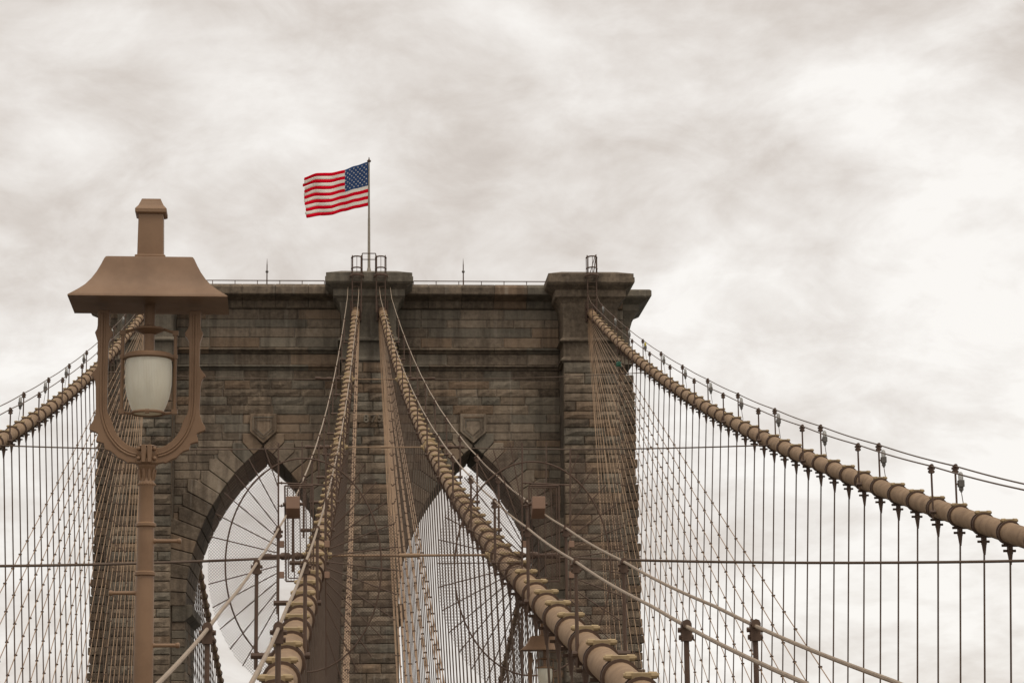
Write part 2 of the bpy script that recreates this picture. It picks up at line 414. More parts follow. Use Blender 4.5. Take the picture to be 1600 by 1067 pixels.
# voussoirs of the two arches
NV = 14; amax = math.asin(RISE/AR)
for cx in (-AX, AX):
    for side in (-1, 1):
        for k in range(NV):
            a0 = amax*k/NV+.0016; a1 = amax*(k+1)/NV-.0016
            lo = (1.85 if k < 9 else 1.85-.14*(k-8))+.15*((k*7) % 3-1)
            def P(a, r): return ((AR-AA)-r*math.cos(a), ZS+r*math.sin(a))
            p0, p1 = P(a0, AR), P(a1, AR); q0, q1 = P(a0, AR+lo), P(a1, AR+lo)
            cor = (q0[0], q1[1])
            pts = [p0, p1, q1, cor, q0]
            mx_ = lambda p: (cx+side*(-min(p[0], -.02)), p[1])
            pp = [mx_(p) for p in pts]
            if side == -1: pp = pp[::-1]
            ar = sum(pp[i][0]*pp[(i+1) % len(pp)][1]-pp[(i+1) % len(pp)][0]*pp[i][1] for i in range(len(pp)))
            if ar < 0: pp = pp[::-1]
            tpart(MB().prism(pp, YW-.17-.02*(k % 3), YB+.05).obj('voussoir', M_ASH, bevel=.035))
# keystone shields
for cx in (-AX, AX):
    zt_, zm_, zb_ = zW(648), zW(676), zW(693.5)
    def pent(s_, up=0): return [(cx-.93*s_, (zm_-zt_)*0+zm_+(1-s_)*.55), (cx, zb_+(1-s_)*1.25), (cx+.93*s_, zm_+(1-s_)*.55), (cx+.93*s_, zt_-(1-s_)*.95), (cx-.93*s_, zt_-(1-s_)*.95)]
    k_ = tpart(MB().prism(pent(1.0), YW-.42, YW+.3).obj('keystone_shield', M_ASH, bevel=.05))
    r_ = MB()
    for s0, s1, d0 in ((.80, .70, -.47), (.60, .52, -.47)):
        A, B_ = pent(s0), pent(s1)
        for i in range(5):
            j = (i+1) % 5
            r_.add([(A[i][0], YW+d0, A[i][1]), (A[j][0], YW+d0, A[j][1]), (B_[j][0], YW+d0, B_[j][1]), (B_[i][0], YW+d0, B_[i][1]),
                    (A[i][0], YW-.41, A[i][1]), (A[j][0], YW-.41, A[j][1]), (B_[j][0], YW-.41, B_[j][1]), (B_[i][0], YW-.41, B_[i][1])],
                   [(0,1,2,3), (1,0,4,5), (3,2,6,7)])
    o = r_.obj('shield_moulding', M_ASH, k_)
# mouldings along the wall between the pilasters
def moulding(name, prof, mat=M_CAP, spans=((-CORNER, -PX-PH), (-PX+PH, -PH), (PH, PX-PH), (PX+PH, CORNER)), seg=2.4):
    for a, b2 in spans:
        n = max(1, round((b2-a)/seg))
        for i in range(n):
            x0 = a+(b2-a)*i/n+.008; x1 = a+(b2-a)*(i+1)/n-.008; dy = rb.uniform(-.015, .015)
            k = len(prof)
            vs = [(x0, y+dy, z) for y, z in prof]+[(x1, y+dy, z) for y, z in prof]
            fs = [tuple(range(k-1, -1, -1)), tuple(range(k, 2*k))]+[(i_, (i_+1) % k, k+(i_+1) % k, k+i_) for i_ in range(k)]
            q = MB().add(vs, fs).mesh(name, mat, bevel=.02); bm = bmesh.new(); bm.from_mesh(q); bmesh.ops.recalc_face_normals(bm, faces=bm.faces); bm.to_mesh(q); bm.free()
            tpart(link(name, q))
zz = lambda y, Y: pix(760, y, Y).z
cap_prof = [(YW+1.5, zz(483, YW)), (YW-.12, zz(483, YW-.12)), (YW-.22, zz(481, YW-.22)), (YW-.30, zz(471, YW-.3)), (YW-1.3, zz(461.5, YW-1.3)), (YW-1.4, zz(459.5, YW-1.4)), (YW-1.4, zz(449, YW-1.4)), (YW-1.2, zz(445, YW-1.2)), (YW+1.5, zz(443, YW-.9))]
moulding('cornice', cap_prof)
moulding('string_course', [(YW+.4, zz(553, YW)), (YW-.08, zz(553, YW-.08)), (YW-.20, zz(549.5, YW-.2)), (YW-.40, zz(547, YW-.4)), (YW-.40, zz(545, YW-.4)), (YW-.05, zz(543.5, YW-.1)), (YW+.4, zz(543.5, YW))])
moulding('string_course', [(YW+.4, zz(579, YW)), (YW-.06, zz(579, YW-.06)), (YW-.12, zz(576, YW-.1)), (YW-.34, zz(573, YW-.34)), (YW-.34, zz(571.5, YW-.34)), (YW-.05, zz(570.5, YW-.05)), (YW+.4, zz(570.5, YW))])
# caps of the three pilasters
def cap_levels(cx, hx0, yf):
    z = lambda y, Y: pix(927, y, Y).z
    lv = [(1.98, .02, 567), (1.98, .02, 565), (2.12, -.14, 563.5), (2.12, -.14, 561.5), (1.90, .08, 557.5), (1.88, .10, 556), (1.88, .10, 536), (2.0, -.02, 534), (2.14, -.16, 532.5), (2.14, -.16, 530.5),
          (1.92, .06, 527), (1.88, .10, 520), (1.88, .10, 497), (1.93, .05, 485), (2.05, -.08, 474), (2.28, -.30, 467), (2.42, -.44, 464.5), (2.46, -.50, 463), (2.46, -.50, 453), (2.90, -1.0, 444), (3.03, -1.12, 440.5), (3.03, -1.12, 433.2), (2.97, -1.06, 433.0), (2.97, -1.06, 427.3), (1.9, .4, 425.0)]
    return [(cx-hx, cx+hx, yf+dy, yf+3.2 if hx < 2.3 else yf+3.6+(hx-2.3), z(y, yf+dy)) for hx, dy, y in lv]
for cx in (-PX, 0, PX): tpart(MB().loft(cap_levels(cx, PH, YF)).obj('pilaster_cap', M_CAP))
tpart(MB().box(-CORNER+.4, CORNER-.4, YW+.6, YB-.4, ztop-.5, ztop+.1).obj('roof_slab', M_CAP))
# side pilasters with their own caps
for s_ in (-1, 1):
    q = MB(); y = 566.0
    while y < 1500:
        h = 13.5; z0, z1 = zP(y+h), zP(y); ex = rb.uniform(-.05, .14)+.35*(y-566)/500
        xa, xb = sorted((s_*(CORNER-.5), s_*(18.85+ex))); q.box(xa, xb, 168.9-rb.uniform(0, .1), 174.9, z0+.02, z1-.02); y += h
    tpart(q.obj('side_pilaster', M_ROCK, bevel=.06))
    lv = [(18.9, 0, 566), (18.75, .1, 556), (19.05, -.1, 548), (18.72, .1, 544), (18.72, .1, 512), (18.95, -.05, 495), (19.2, -.25, 486), (19.35, -.35, 483), (19.35, -.35, 474), (20.15, -.95, 465), (20.22, -1.0, 463), (20.22, -1.0, 455), (20.1, -.95, 453), (19.4, 0, 449.5)]
    rects = []
    for X, dy, y in lv:
        z = pix(1000, y, 168.4).z; xa, xb = sorted((s_*(CORNER-.6), s_*X)); rects.append((xa, xb, 169.2+dy, 174.6-dy, z))
    tpart(MB().loft(rects).obj('side_pilaster_cap', M_CAP))
# imposts at the springing of the arches
for cx in (-AX, AX):
    for side in (-1, 1):
        xw = cx+side*AA; z1, z0 = zW(942), zW(966)
        prof = [(0, z0-.1), (.12, z0), (.55, z0+.35), (.55, z1-.12), (.45, z1), (0, z1)]
        pp = [(xw-side*(d-.05), z) for d, z in prof]; pp += [(xw+side*.9, z1), (xw+side*.9, z0-.1)]
        ar = sum(pp[i][0]*pp[(i+1) % len(pp)][1]-pp[(i+1) % len(pp)][0]*pp[i][1] for i in range(len(pp)))
        if ar < 0: pp = pp[::-1]
        tpart(MB().prism(pp, YW-.12, YB+.1).obj('impost', M_CAP, bevel=.03))
# jamb linings below the springing
for cx in (-AX, AX):
    for side in (-1, 1):
        q = MB(); y = 967.0
        while y < 1180:
            z0, z1 = zW(y+13), zW(y); yy = YW+.2; 
            while yy < YB-.2:
                l = min(rb.uniform(1.6, 3.0), YB-yy); xa, xb = sorted((cx+side*(AA-.02-rb.uniform(0, .05)), cx+side*(AA+.5))); q.box(xa, xb, yy+.01, yy+l-.01, z0+.012, z1-.012); yy += l
            y += 13
        tpart(q.obj('jamb_stones', M_ASH))['kind'] = 'stuff'
# dark plates standing in for shaded slots where the cables leave the stone
for cx in (-15.42, -.925, .925, 15.42):
    q = MB(); z0, z1 = zP(503), zP(468)
    q.box(cx-.40, cx-.30, YF-.18, YF+.3, z0, z1).box(cx+.30, cx+.40, YF-.18, YF+.3, z0, z1).box(cx-.30, cx+.30, YF-.18, YF+.3, z1-.1, z1).box(cx-.30, cx+.30, YF-.01, YF+.3, z0, z1-.1)
    tpart(q.obj('cable_slot_shade', M_DKBR))
# date on the centre pilaster
zc0, zc1 = zP(660.5), zP(647)
tpart(MB().box(-PH+.05, PH-.05, YF-.16, YF+.2, zc0, zc1).obj('date_stone', M_ASH, bevel=.04))
for ch, x in zip('1875', (558, 569, 580, 591)):
    fc = bpy.data.curves.new('numeral', 'FONT'); fc.body = ch; fc.size = .74; fc.extrude = .13; fc.bevel_depth = .008; fc.align_x = 'CENTER'; fc.offset = .012
    to = bpy.data.objects.new('numeral', fc); COL.objects.link(to)
    bpy.context.view_layer.update()
    me = bpy.data.meshes.new_from_object(to.evaluated_get(bpy.context.evaluated_depsgraph_get())); bpy.data.objects.remove(to)
    me.materials.clear(); me.materials.append(M_ASH)
    o = link('numeral', me); o.rotation_euler = (math.pi/2, 0, 0); pp = pix(x+3, 659.6, YF-.2); o.location = (pp.x, YF-.22, pp.z); tpart(o)

# ------------------------------------------------------------------ things on the tower top
ZR = zz(444, YW-.5)
def railing(x0px, x1px, label):
    Yr = YW-.55; a = pix(x0px, 440, Yr); b2 = pix(x1px, 440, Yr); zt = pix(760, 439.8, Yr).z; zb = pix(760, 444.6, Yr-.3).z-.05
    r = thing('parapet_railing', label, 'railing', (a.x, Yr, zb), 'railings along the tower parapet')
    MB().cyl((0, 0, zt-zb), (b2.x-a.x, 0, zt-zb), .035, n=6).obj('top_rail', M_DKBR, r)
    n = max(2, round((b2.x-a.x)/1.5)); pm = MB().cyl((0, 0, 0), (0, 0, 1), .028, n=6).mesh('post', M_DKBR)
    for i in range(n+1):
        o = link('post', pm, r); o.location = ((b2.x-a.x)*i/n, 0, 0); o.scale = (1, 1, zt-zb)
railing(262, 507, 'thin iron railing on the left parapet, between lamp roof and middle cap')
railing(646, 858, 'thin iron railing on the right parapet, between middle and right caps')
for x, lab in ((417, 'slim lightning rod on the left parapet, between lamp roof and middle cap'), (724, 'slim lightning rod on the right parapet between two caps')):
    Yr = YW+.3; p = pix(x, 446, Yr); h = pix(x, 404, Yr).z-p.z
    r = thing('lightning_rod', lab, 'lightning rod', p, 'lightning rods on the parapet')
    MB().cyl((0, 0, -.2), (0, 0, h*.78), .05, .035, 8).cyl((0, 0, h*.78), (0, 0, h), .03, .008, 6).obj('rod', M_DKBR, r)
    MB().lathe([(.02, h*.45), (.10, h*.48), (.11, h*.52), (.04, h*.57), (.03, h*.6)], 10).obj('bulb', M_STEEL, r, True)
def caged_ladder(xpx, label, braces=False):
    Yl = YF-1.32; top = pix(xpx, 399, Yl); bot = pix(xpx, 488, Yl); X = pix(xpx, 440, Yl).x; hw = .31; z0, z1 = bot.z, top.z
    r = thing('caged_ladder', label, 'ladder', (X, Yl, z0), 'caged ladders over the cornice')
    H = z1-z0
    for s_ in (-1, 1):
        MB().box(s_*hw-.035, s_*hw+.035, -.05, .05, 0, H).obj('rail', M_DKBR, r)
    rm = MB().cyl((-hw, 0, 0), (hw, 0, 0), .02, n=6).mesh('rung', M_DKBR)
    n = int((H-1.2)/.32)
    for i in range(n): o = link('rung', rm, r); o.location = (0, 0, .2+i*.32)
    ring = [(.38*math.cos(a), .1-.62*math.sin(a), 0) for a in [math.pi*i/10 for i in range(11)]]
    hm = MB().tube(ring, .035, 6).mesh('hoop', M_DKBR)
    zh = [H-(403-399)*.0434, H-(421-399)*.0434, H-(433-399)*.0434]
    for k, h in enumerate(zh): o = link('hoop', hm, r); o.location = (0, 0, h); o.scale = (1, 1, 1.6) if k < 2 else (1.25, 1.25, 3)
    for a in (.0, .25, .5, .75, 1.0):
        q = math.pi*a; MB().cyl((.38*math.cos(q), .1-.62*math.sin(q), zh[2]), (.38*math.cos(q), .1-.62*math.sin(q), zh[0]), .02, n=5).obj('cage_bar', M_DKBR, r)
    for zb in (.4, H*.42):                                       # brackets back to the stone
        MB().cyl((-hw, 0, zb), (-hw, 1.3 if zb < 1 else .6, zb), .03, n=6).cyl((hw, 0, zb), (hw, 1.3 if zb < 1 else .6, zb), .03, n=6).obj('bracket', M_DKBR, r)
    if braces:
        MB().cyl((-.2, -.4, zh[2]), (.25, -.1, H), .03, n=6).cyl((.05, -.5, zh[2]), (.32, 0, H+.05), .035, n=6).obj('brace', M_DKBR, r)
    return r
caged_ladder(557.5, 'brown caged ladder left of the flagpole, on the middle cap')
caged_ladder(595, 'brown caged ladder right of the flagpole, on the middle cap')
caged_ladder(925, 'brown caged ladder with slanting braces on the right cap', True)
# flagpole, its guard rail and the flag
Yp = YF+1.2; pb = pix(576.5, 425, Yp); pt = pix(575, 249, Yp)
fp = thing('flagpole', 'tall slim weathered flagpole rising from the middle cap', 'flagpole', (pb.x, Yp, pb.z-.4))
H = pt.z-pb.z+.4
MB().cyl((0, 0, 0), (0, 0, H*.5), .105, .085, 10).cyl((0, 0, H*.5), (0, 0, H-.2), .075, .05, 10).obj('pole', M_POLE, fp, True)
MB().lathe([(.03, H-.22), (.13, H-.2), (.14, H-.1), (.05, H-.02), (.02, H+.15)], 10).obj('finial', M_DKBR, fp, True)
MB().lathe([(.28, 0), (.28, .35), (.16, .45), (.11, .7)], 12).obj('base', M_POLE, fp, True)
Yg = YF-1.1; a = pix(566, 396, Yg); b2 = pix(587, 396, Yg); zb = pix(576, 427, Yg).z-.3
gr = thing('guard_rail', 'square pipe guard rail between the two middle caged ladders', 'railing', (a.x, Yg, zb))
w_ = b2.x-a.x; h1 = a.z-zb; h2 = pix(576, 405.5, Yg).z-zb
q = MB().cyl((0, 0, 0), (0, 0, h1), .035, n=6).obj('post', M_DKBR, gr)
q = MB().cyl((w_, 0, 0), (w_, 0, h1), .035, n=6).obj('post', M_DKBR, gr)
MB().cyl((0, 0, h1), (w_, 0, h1), .035, n=6).obj('rail', M_DKBR, gr); MB().cyl((0, 0, h2), (w_, 0, h2), .03, n=6).obj('rail', M_DKBR, gr)
# flag: 13 stripes, canton at the hoist
NU, SUB = 44, 3
def flag_px(u, v, e=0.0):                   # u 0 hoist..1 fly, v 0 bottom..1 top
    tops = [(0, 253), (.2, 259.5), (.38, 266), (.6, 270), (.8, 271.5), (1, 277)]; bots = [(0, 322), (.2, 325.5), (.4, 331), (.6, 336), (.78, 336.5), (1, 342)]
    def itp(t_, u):
        for (a, ya), (b3, yb) in zip(t_, t_[1:]):
            if u <= b3: s_ = (u-a)/(b3-a); s_ = s_*s_*(3-2*s_)*.5+s_*.5; return ya+(yb-ya)*s_
        return t_[-1][1]
    yy = itp(bots, u)*(1-v)+itp(tops, u)*v
    yy += 1.1*math.sin(u*11+v*2.2)*u
    fly = 103-7*(1-v)*(1-v)-3*v*v+e
    return 575.3-fly*u+1.0*(1-v)*(1-u), yy
fl = MB(); grid = {}
ends = [random.Random(5+i).uniform(-1.8, 1.8) for i in range(13)]
def fvert(u, v, e):
    x, y = flag_px(u, v, e*u**6)
    Yd = Yp + .38*u*math.sin(7.5*u+2.2*v)+.16*u*math.sin(17*u-3*v+1)
    return pix(x, y, Yd)
for st in range(13):                        # from the bottom
    for i in range(NU):
        u0, u1 = i/NU, (i+1)/NU
        for j in range(SUB):
            v0, v1 = (st+j/SUB)/13, (st+(j+1)/SUB)/13
            e = ends[st]+((-1.6) if j != 1 else 1.2)
            canton = st >= 6 and u1 <= .385
            fl.cur = 2 if canton else (0 if st % 2 == 0 else 1)
            e0, e1 = (ends[st]-.6*(j == 0), ends[st]-.6*(j == 2)) if SUB == 3 else (0, 0)
            fl.add([fvert(u0, v0, e0), fvert(u1, v0, e0), fvert(u1, v1, e1), fvert(u0, v1, e1)], [(0, 1, 2, 3)])
fb = pix(575, 322, Yp)
flag = thing('flag', 'striped red and white flag with starred blue canton flying from the flagpole', 'flag', fb)
me = fl.mesh('flag_cloth', [M_RED, M_WHITE, M_BLUE])
bm = bmesh.new(); bm.from_mesh(me); bmesh.ops.remove_doubles(bm, verts=bm.verts, dist=.0005)
bmesh.ops.translate(bm, verts=bm.verts, vec=-fb); bm.to_mesh(me); bm.free(); me.polygons.foreach_set('use_smooth', [True]*len(me.polygons))
o = link('flag_cloth', me, flag)
sm = o.modifiers.new('thickness', 'SOLIDIFY'); sm.thickness = .012
stq = MB()
for row in range(9):
    for c in range(6 if row % 2 == 0 else 5):
        u = .385*((c*2+1+(row % 2))/12); v = 6/13+(7/13)*((row+1)/10)
        p = fvert(u, v, 0); pu = (fvert(u+.01, v, 0)-p).normalized(); pv = (fvert(u, v+.01, 0)-p).normalized(); nrm = pu.cross(pv).normalized()
        for sg in (-1, 1):
            vs = []
            for k in range(10):
                r = .072 if k % 2 == 0 else .030; a = math.pi/2+k*math.pi/5
                vs.append(p-fb+pu*(r*math.cos(a))+pv*(r*math.sin(a))+nrm*(.02*sg))
            vs.append(p-fb+nrm*(.021*sg)); stq.add(vs, [(k, (k+1) % 10, 10) for k in range(10)])
s_o = stq.obj('stars', M_WHITE, o)
s_o['kind'] = 'stuff'

# ------------------------------------------------------------------ main cables
D, ZT, SL, CU = 164.0575, 33.68106, .3296605, .0006469757
def cable(t, outer):
    z = ZT-SL*t+CU*t*t + ((-.05995+.02894872*t-.0001827677*t*t) if outer else 0)
    return z
def half(z, outer): return (12.6359+(15.41977-12.6359)*z/ZT) if outer else (2.447038+(.9248893-2.447038)*z/ZT)
def cpt(t, outer, s_): z = cable(t, outer); return Vector((s_*half(z, outer), D-t, z))
BP, B0 = 2.286, 33.98192 - 2.286*13        # band pitch and first band
RC = .232
def band_mesh(name):
    q = MB()
    n = 20
    for y0, y1, r in ((-.085, .085, RC+.022), (-.10, -.06, RC+.045), (.06, .10, RC+.045)):
        vs = []; 
        for y, rr in ((y0, RC-.02), (y0, r), (y1, r), (y1, RC-.02)):
            for j in range(n): a = 2*math.pi*j/n; vs.append((rr*math.cos(a), y, rr*math.sin(a)))
        fs = [(i*n+j, i*n+(j+1) % n, (i+1)*n+(j+1) % n, (i+1)*n+j) for i in range(3) for j in range(n)]
        q.add(vs, fs)
    return q.mesh(name, M_DKBR, True)
BAND = band_mesh('cable_band')
lq = MB().box(-.13, .13, -.05, .05, RC-.01, RC+.085)
lq.cyl((-.235, 0, RC+.05), (.235, 0, RC+.05), .030, n=8).cyl((-.21, 0, RC+.05), (-.10, 0, RC+.05), .048, .052, 8).cyl((.10, 0, RC+.05), (.21, 0, RC+.05), .052, .048, 8)
LUG = lq.mesh('band_bolt', M_BAND)
SUSP = MB().cyl((0, 0, -1), (0, 0, 0), .025, n=6).mesh('rope', M_ROPE)
kq = MB().box(-.05, .05, -.07, .07, -RC-.20, -RC+.02).cyl((-.18, 0, -RC-.05), (.18, 0, -RC-.05), .032, n=6).cyl((-.15, 0, -RC-.17), (.13, 0, -RC-.17), .03, n=6)
kq.cyl((0, -.12, -RC-.11), (0, .12, -RC-.11), .035, n=6).cyl((0, 0, -RC-.19), (0, 0, -RC-.24), .07, .066, 8).cyl((0, 0, -RC-.24), (0, 0, -RC-.48), .06, .026, 8)
SOCK = kq.mesh('socket', M_DKBR)
sides = {(-1, 1): 'left outer', (-1, 0): 'left inner', (1, 0): 'right inner', (1, 1): 'right outer'}
CABLE_LABEL = {'left outer': 'thick buff banded main cable sloping down to the left, behind the lamp',
  'left inner': 'thick buff banded main cable left of the date stone, dropping toward the lower left',
  'right inner': 'thick buff banded main cable crossing the right arch, largest near the bottom edge',
  'right outer': 'thick buff banded main cable sweeping from the right cap to the right edge'}
cables = {}
for (s_, outer), nm in sides.items():
    tmax = 150 if outer else 152
    p0 = cpt(0, outer, s_)
    root = thing('main_cable', CABLE_LABEL[nm], 'cable', p0, 'main suspension cables'); cables[nm] = root
    pts = [cpt(-1.2+i*(tmax+1.2)/150, outer, s_)-p0 for i in range(151)]
    MB().tube(pts, RC, 20).obj('cable_body', M_CABLE, root, True)
    MB().cyl(pts[0]+Vector((0, -.2, 0)), pts[4], RC+.06, RC+.04, 16).obj('saddle_sleeve', M_CABLE, root, True)
    t = B0; idx = 0; tl = []
    while t < tmax-.5: tl.append(t); t += BP
    for t in tl:
        p = cpt(t, outer, s_); d = (cpt(t-.1, outer, s_)-cpt(t+.1, outer, s_)).normalized()
        rot = Matrix((Vector((d.y, -d.x, 0)).normalized(), d, Vector((d.y, -d.x, 0)).normalized().cross(d))).transposed().to_euler()
        bo = link('cable_band', BAND, root); bo.location = p-p0; bo.rotation_euler = rot
        lo = link('band_bolt', LUG, bo)
        if outer: lo.scale = (.84, .9, .95)
# ------------------------------------------------------------------ suspenders, under every band
def suspender(t, outer, s_, label, group, zend=Z_ROAD):
    p = cpt(t, outer, s_); e = Vector((s_*half(zend, outer) if not outer else p.x-s_*.042*(p.z-zend), p.y, zend))
    if p.z-zend < 1.5: return
    r = thing('suspender_rope', label, 'suspender', p, group)
    so = link('socket', SOCK, r)
    ro = link('rope', SUSP, r); top = Vector((0, 0, -RC-.3)); v = e-(p+top)
    ro.location = top; ro.scale = (1, 1, v.length); ro.rotation_euler = (-v).to_track_quat('Z', 'Y').to_euler()
def proj(p):
    c = p-CAM; dep = c.dot(FWD); return 800+F*c.dot(RGT)/dep, 533.5-F*c.dot(UPV)/dep
for (s_, outer), nm in sides.items():
    ts = [B0+i*BP for i in range(64) if (20 if outer else 9) < B0+i*BP < 152]
    if outer:
        vis = [t for t in ts if -6 < proj(cpt(t, 1, s_))[0] < 1606]
        vis = vis[::-1]                       # from the picture's edge inwards
        edge = 'right' if s_ > 0 else 'left'
        for i, t in enumerate(vis):
            suspender(t, 1, s_, 'thin vertical suspender rope under the %s outer cable, %s from the %s edge' % (edge, ordinal(i+1), edge), 'suspender ropes of the %s outer cable' % edge)
    else:
        edge = 'right' if s_ > 0 else 'left'
        vis = [t for t in ts if D-t > 34][::-1]
        for i, t in enumerate(vis):
            lab = ('dark suspender rope under the %s inner main cable, %s counting up from the bottom edge' % (edge, ordinal(i+1))) if i < 20 else 'thin crowded suspender rope under the far upper part of the %s inner main cable' % edge
            suspender(t, 0, s_, lab, 'suspender ropes of the %s inner cable' % edge)
# ------------------------------------------------------------------ diagonal stays
CLIP = None
for (s_, outer), nm in sides.items():
    edge = 'right' if s_ > 0 else 'left'
    ends_ = [123.5-4.572*k for k in range(21)]
    for k, te in enumerate(ends_):
        a = Vector((s_*(half(ZT, outer)-.10-.05*(k % 4)), D-.1, ZT-.3-.05*k)); b2 = Vector((s_*(half(cable(te, 1), 1)-.042*(cable(te, 1)-Z_ROAD) if outer else 1.72+.11*(k % 3)), D-te, Z_ROAD))
        if outer: lab = 'diagonal stay rope fanning down from the %s outer saddle, %s counting from the outermost' % (edge, ordinal(k+1))
        else: lab = 'diagonal stay rope in the steep fan beside the %s inner main cable' % edge
        r = thing('stay_rope', lab, 'stay rope', b2, 'diagonal stays of the %s %s cable' % (edge, 'outer' if outer else 'inner'))
        MB().cyl(a-b2, (0, 0, 0), .0175 if outer else .021, n=6).obj('rope', M_STAY, r)
        q = MB(); dirv = (a-b2)
        for i in range(64):
            t = B0+i*BP
            if t <= 22 or t >= te-1: continue
            f = t/te; p = a+(b2-a)*f
            if p.z > cable(t, outer)-.6: continue
            q.cyl(p-b2-dirv.normalized()*.06, p-b2+dirv.normalized()*.06, .036, n=5)
            q.box(p.x-b2.x-.06, p.x-b2.x+.06, p.y-b2.y-.03, p.y-b2.y+.03, p.z-b2.z-.028, p.z-b2.z+.028)
        if q.v:
            o = q.obj('rope_clips', M_DKBR, r); o['kind'] = 'stuff'
# ------------------------------------------------------------------ hand ropes, posts and lights along the cables
CL_BOX = MB().box(-.075, .075, -.07, .07, 0, .17).box(-.05, .05, -.04, .04, -.09, 0).cyl((0, 0, -.09), (0, 0, -.13), .035, n=8).mesh('lamp_box', M_STEEL, bevel=.008)
def globe_mesh(mat): return MB().lathe([(.055, .17), (.066, .20), (.066, .29), (.052, .345), (.02, .375)], 12).mesh('glass_globe', mat, True)
CL_GL, CL_YE = globe_mesh(M_CLEAR), globe_mesh(M_YEL)
for (s_, outer), nm in sides.items():
    hw, hh, sh = (.30, 1.12, 0.0) if outer else (.375, 1.41, s_*.14)
    t_first = (87.4 if outer else 126.2) % 9.144
    ts = []; t = t_first
    while t < 150: ts.append(t); t += 9.144
    posts = [t for t in ts if t > 4]
    if not outer: posts = [D-Y for Y in (46.7+9.144*i for i in range(12))][::-1]+[D-37.6, D-26.0]
    rr = .02 if outer else .022
    pr = .026 if outer else .03
    PM = MB().cyl((0, 0, -.15), (0, 0, 1), pr, n=8).mesh('post', M_DKBR)
    CM = MB().box(-.055, .055, -.05, .05, -.16, .02).cyl((-.09, 0, -.04), (.09, 0, -.04), .028, n=6).cyl((-.08, 0, -.12), (.08, 0, -.12), .028, n=6).cyl((0, -.08, .02), (0, .08, .02), rr+.03, n=8).mesh('clamp', M_DKBR)
    BMS = {sd_: MB().cyl((sd_*.08, 0, 0), (-sd_*(.04+max(.02, sd_*(sd_*hw+sh)-RC+.05)), 0, 0), .05, n=8).mesh('foot', M_DKBR) for sd_ in (-1, 1)}
    for side in (-1, 1):
        which = 'outer' if side == s_ else 'inner'
        pp = lambda t: cpt(t, outer, s_)+Vector((side*hw+sh, 0, hh))
        pts = []
        tt = -.6
        p_top = pp(0)+Vector((0, 0, -.1))
        base = pp(posts[-1])
        sag = lambda t: -.022*math.sin(math.pi*((t-t_first) % 9.144)/9.144)
        n = 200
        tm = 152
        for i in range(n+1):
            t = tm*i/n; q = pp(t)+Vector((0, 0, sag(t)))
            if t < 4: q += Vector((0, 0, .55*(4-t)/4))
            pts.append(q)
        lab = {'right outer': ('upper' if which == 'outer' else 'lower')+' thin hand rope strung above the right outer main cable',
               'left outer': ('upper' if which == 'outer' else 'lower')+' thin hand rope strung above the left outer main cable',
               'right inner': ('right' if which == 'outer' else 'left')+' pale hand rope strung above the right inner main cable',
               'left inner': ('left' if which == 'outer' else 'right')+' pale hand rope strung above the left inner main cable'}[nm]
        root = thing('hand_rope', lab, 'rope', pts[-1], 'hand ropes along the main cables')
        MB().tube([p-pts[-1] for p in pts], rr, 8).obj('rope', M_HAND if not outer else M_ROPE, root, True)
        for k, t in enumerate(posts):
            c = cpt(t, outer, s_); x, y_ = proj(c+Vector((side*hw+sh, 0, hh)))
            if not (-40 < x < 1640) or y_ > 1160: continue
            po = thing('hand_rope_post', '', 'post', c+Vector((side*hw+sh, 0, -.02)), 'posts carrying the hand ropes')
            po['label'] = 'slender post of the %s' % lab.replace(' strung above', ' over').replace(' main', '').replace('thin ', '').replace('pale ', '')
            po['_x'] = x; po['_k'] = '%s|%s' % (nm, which)
            o = link('shaft', PM, po); o.scale = (1, 1, hh)
            o = link('clamp', CM, po); o.location = (0, 0, hh)
            o = link('foot', BMS[side], po)
            if outer and which == 'outer':
                yel = abs(x-1006) < 12 and s_ > 0
                li = thing('cable_light', '', 'lamp', c+Vector((side*(hw+.13), 0, hh-.52)), 'small lights along the outer cables')
                li['_x'] = x; li['_k'] = nm; li['_y'] = 1 if yel else 0
                link('lamp_box', CL_BOX, li); link('glass_globe', CL_YE if yel else CL_GL, li)
                MB().box(-.13*side if side > 0 else 0, 0 if side > 0 else .13, -.02, .02, .05, .09).obj('bracket', M_DKBR, li)
                MB().tube([(0, 0, -.12), (.02*side, 0, -.3), (.05*side, 0, -.5), (.02*side, .0, -.62)], .011, 5).obj('wire', M_DKBR, li)
# labels for posts and lights, counted from the picture's side
from collections import defaultdict
gp = defaultdict(list)
for o in COL.objects:
    if '_k' in o.keys() and o.type == 'EMPTY': gp[(o.name.split('.')[0], o['_k'])].append(o)
for (kind, key), lst in gp.items():
    right = key.startswith('right'); lst.sort(key=lambda o: -o['_x'] if right else o['_x'])
    for i, o in enumerate(lst):
        if kind == 'hand_rope_post': o['label'] = o['label'] + ', %s from the %s' % (ordinal(i+1), 'right' if right else 'left')
        else:
            e = 'right' if right else 'left'
            o['label'] = ('yellow-topped' if o['_y'] else 'small clear-globed') + ' cable light above the %s outer cable, %s from the %s edge' % (e, ordinal(i+1), e)
            del o['_y']
        del o['_x']; del o['_k']

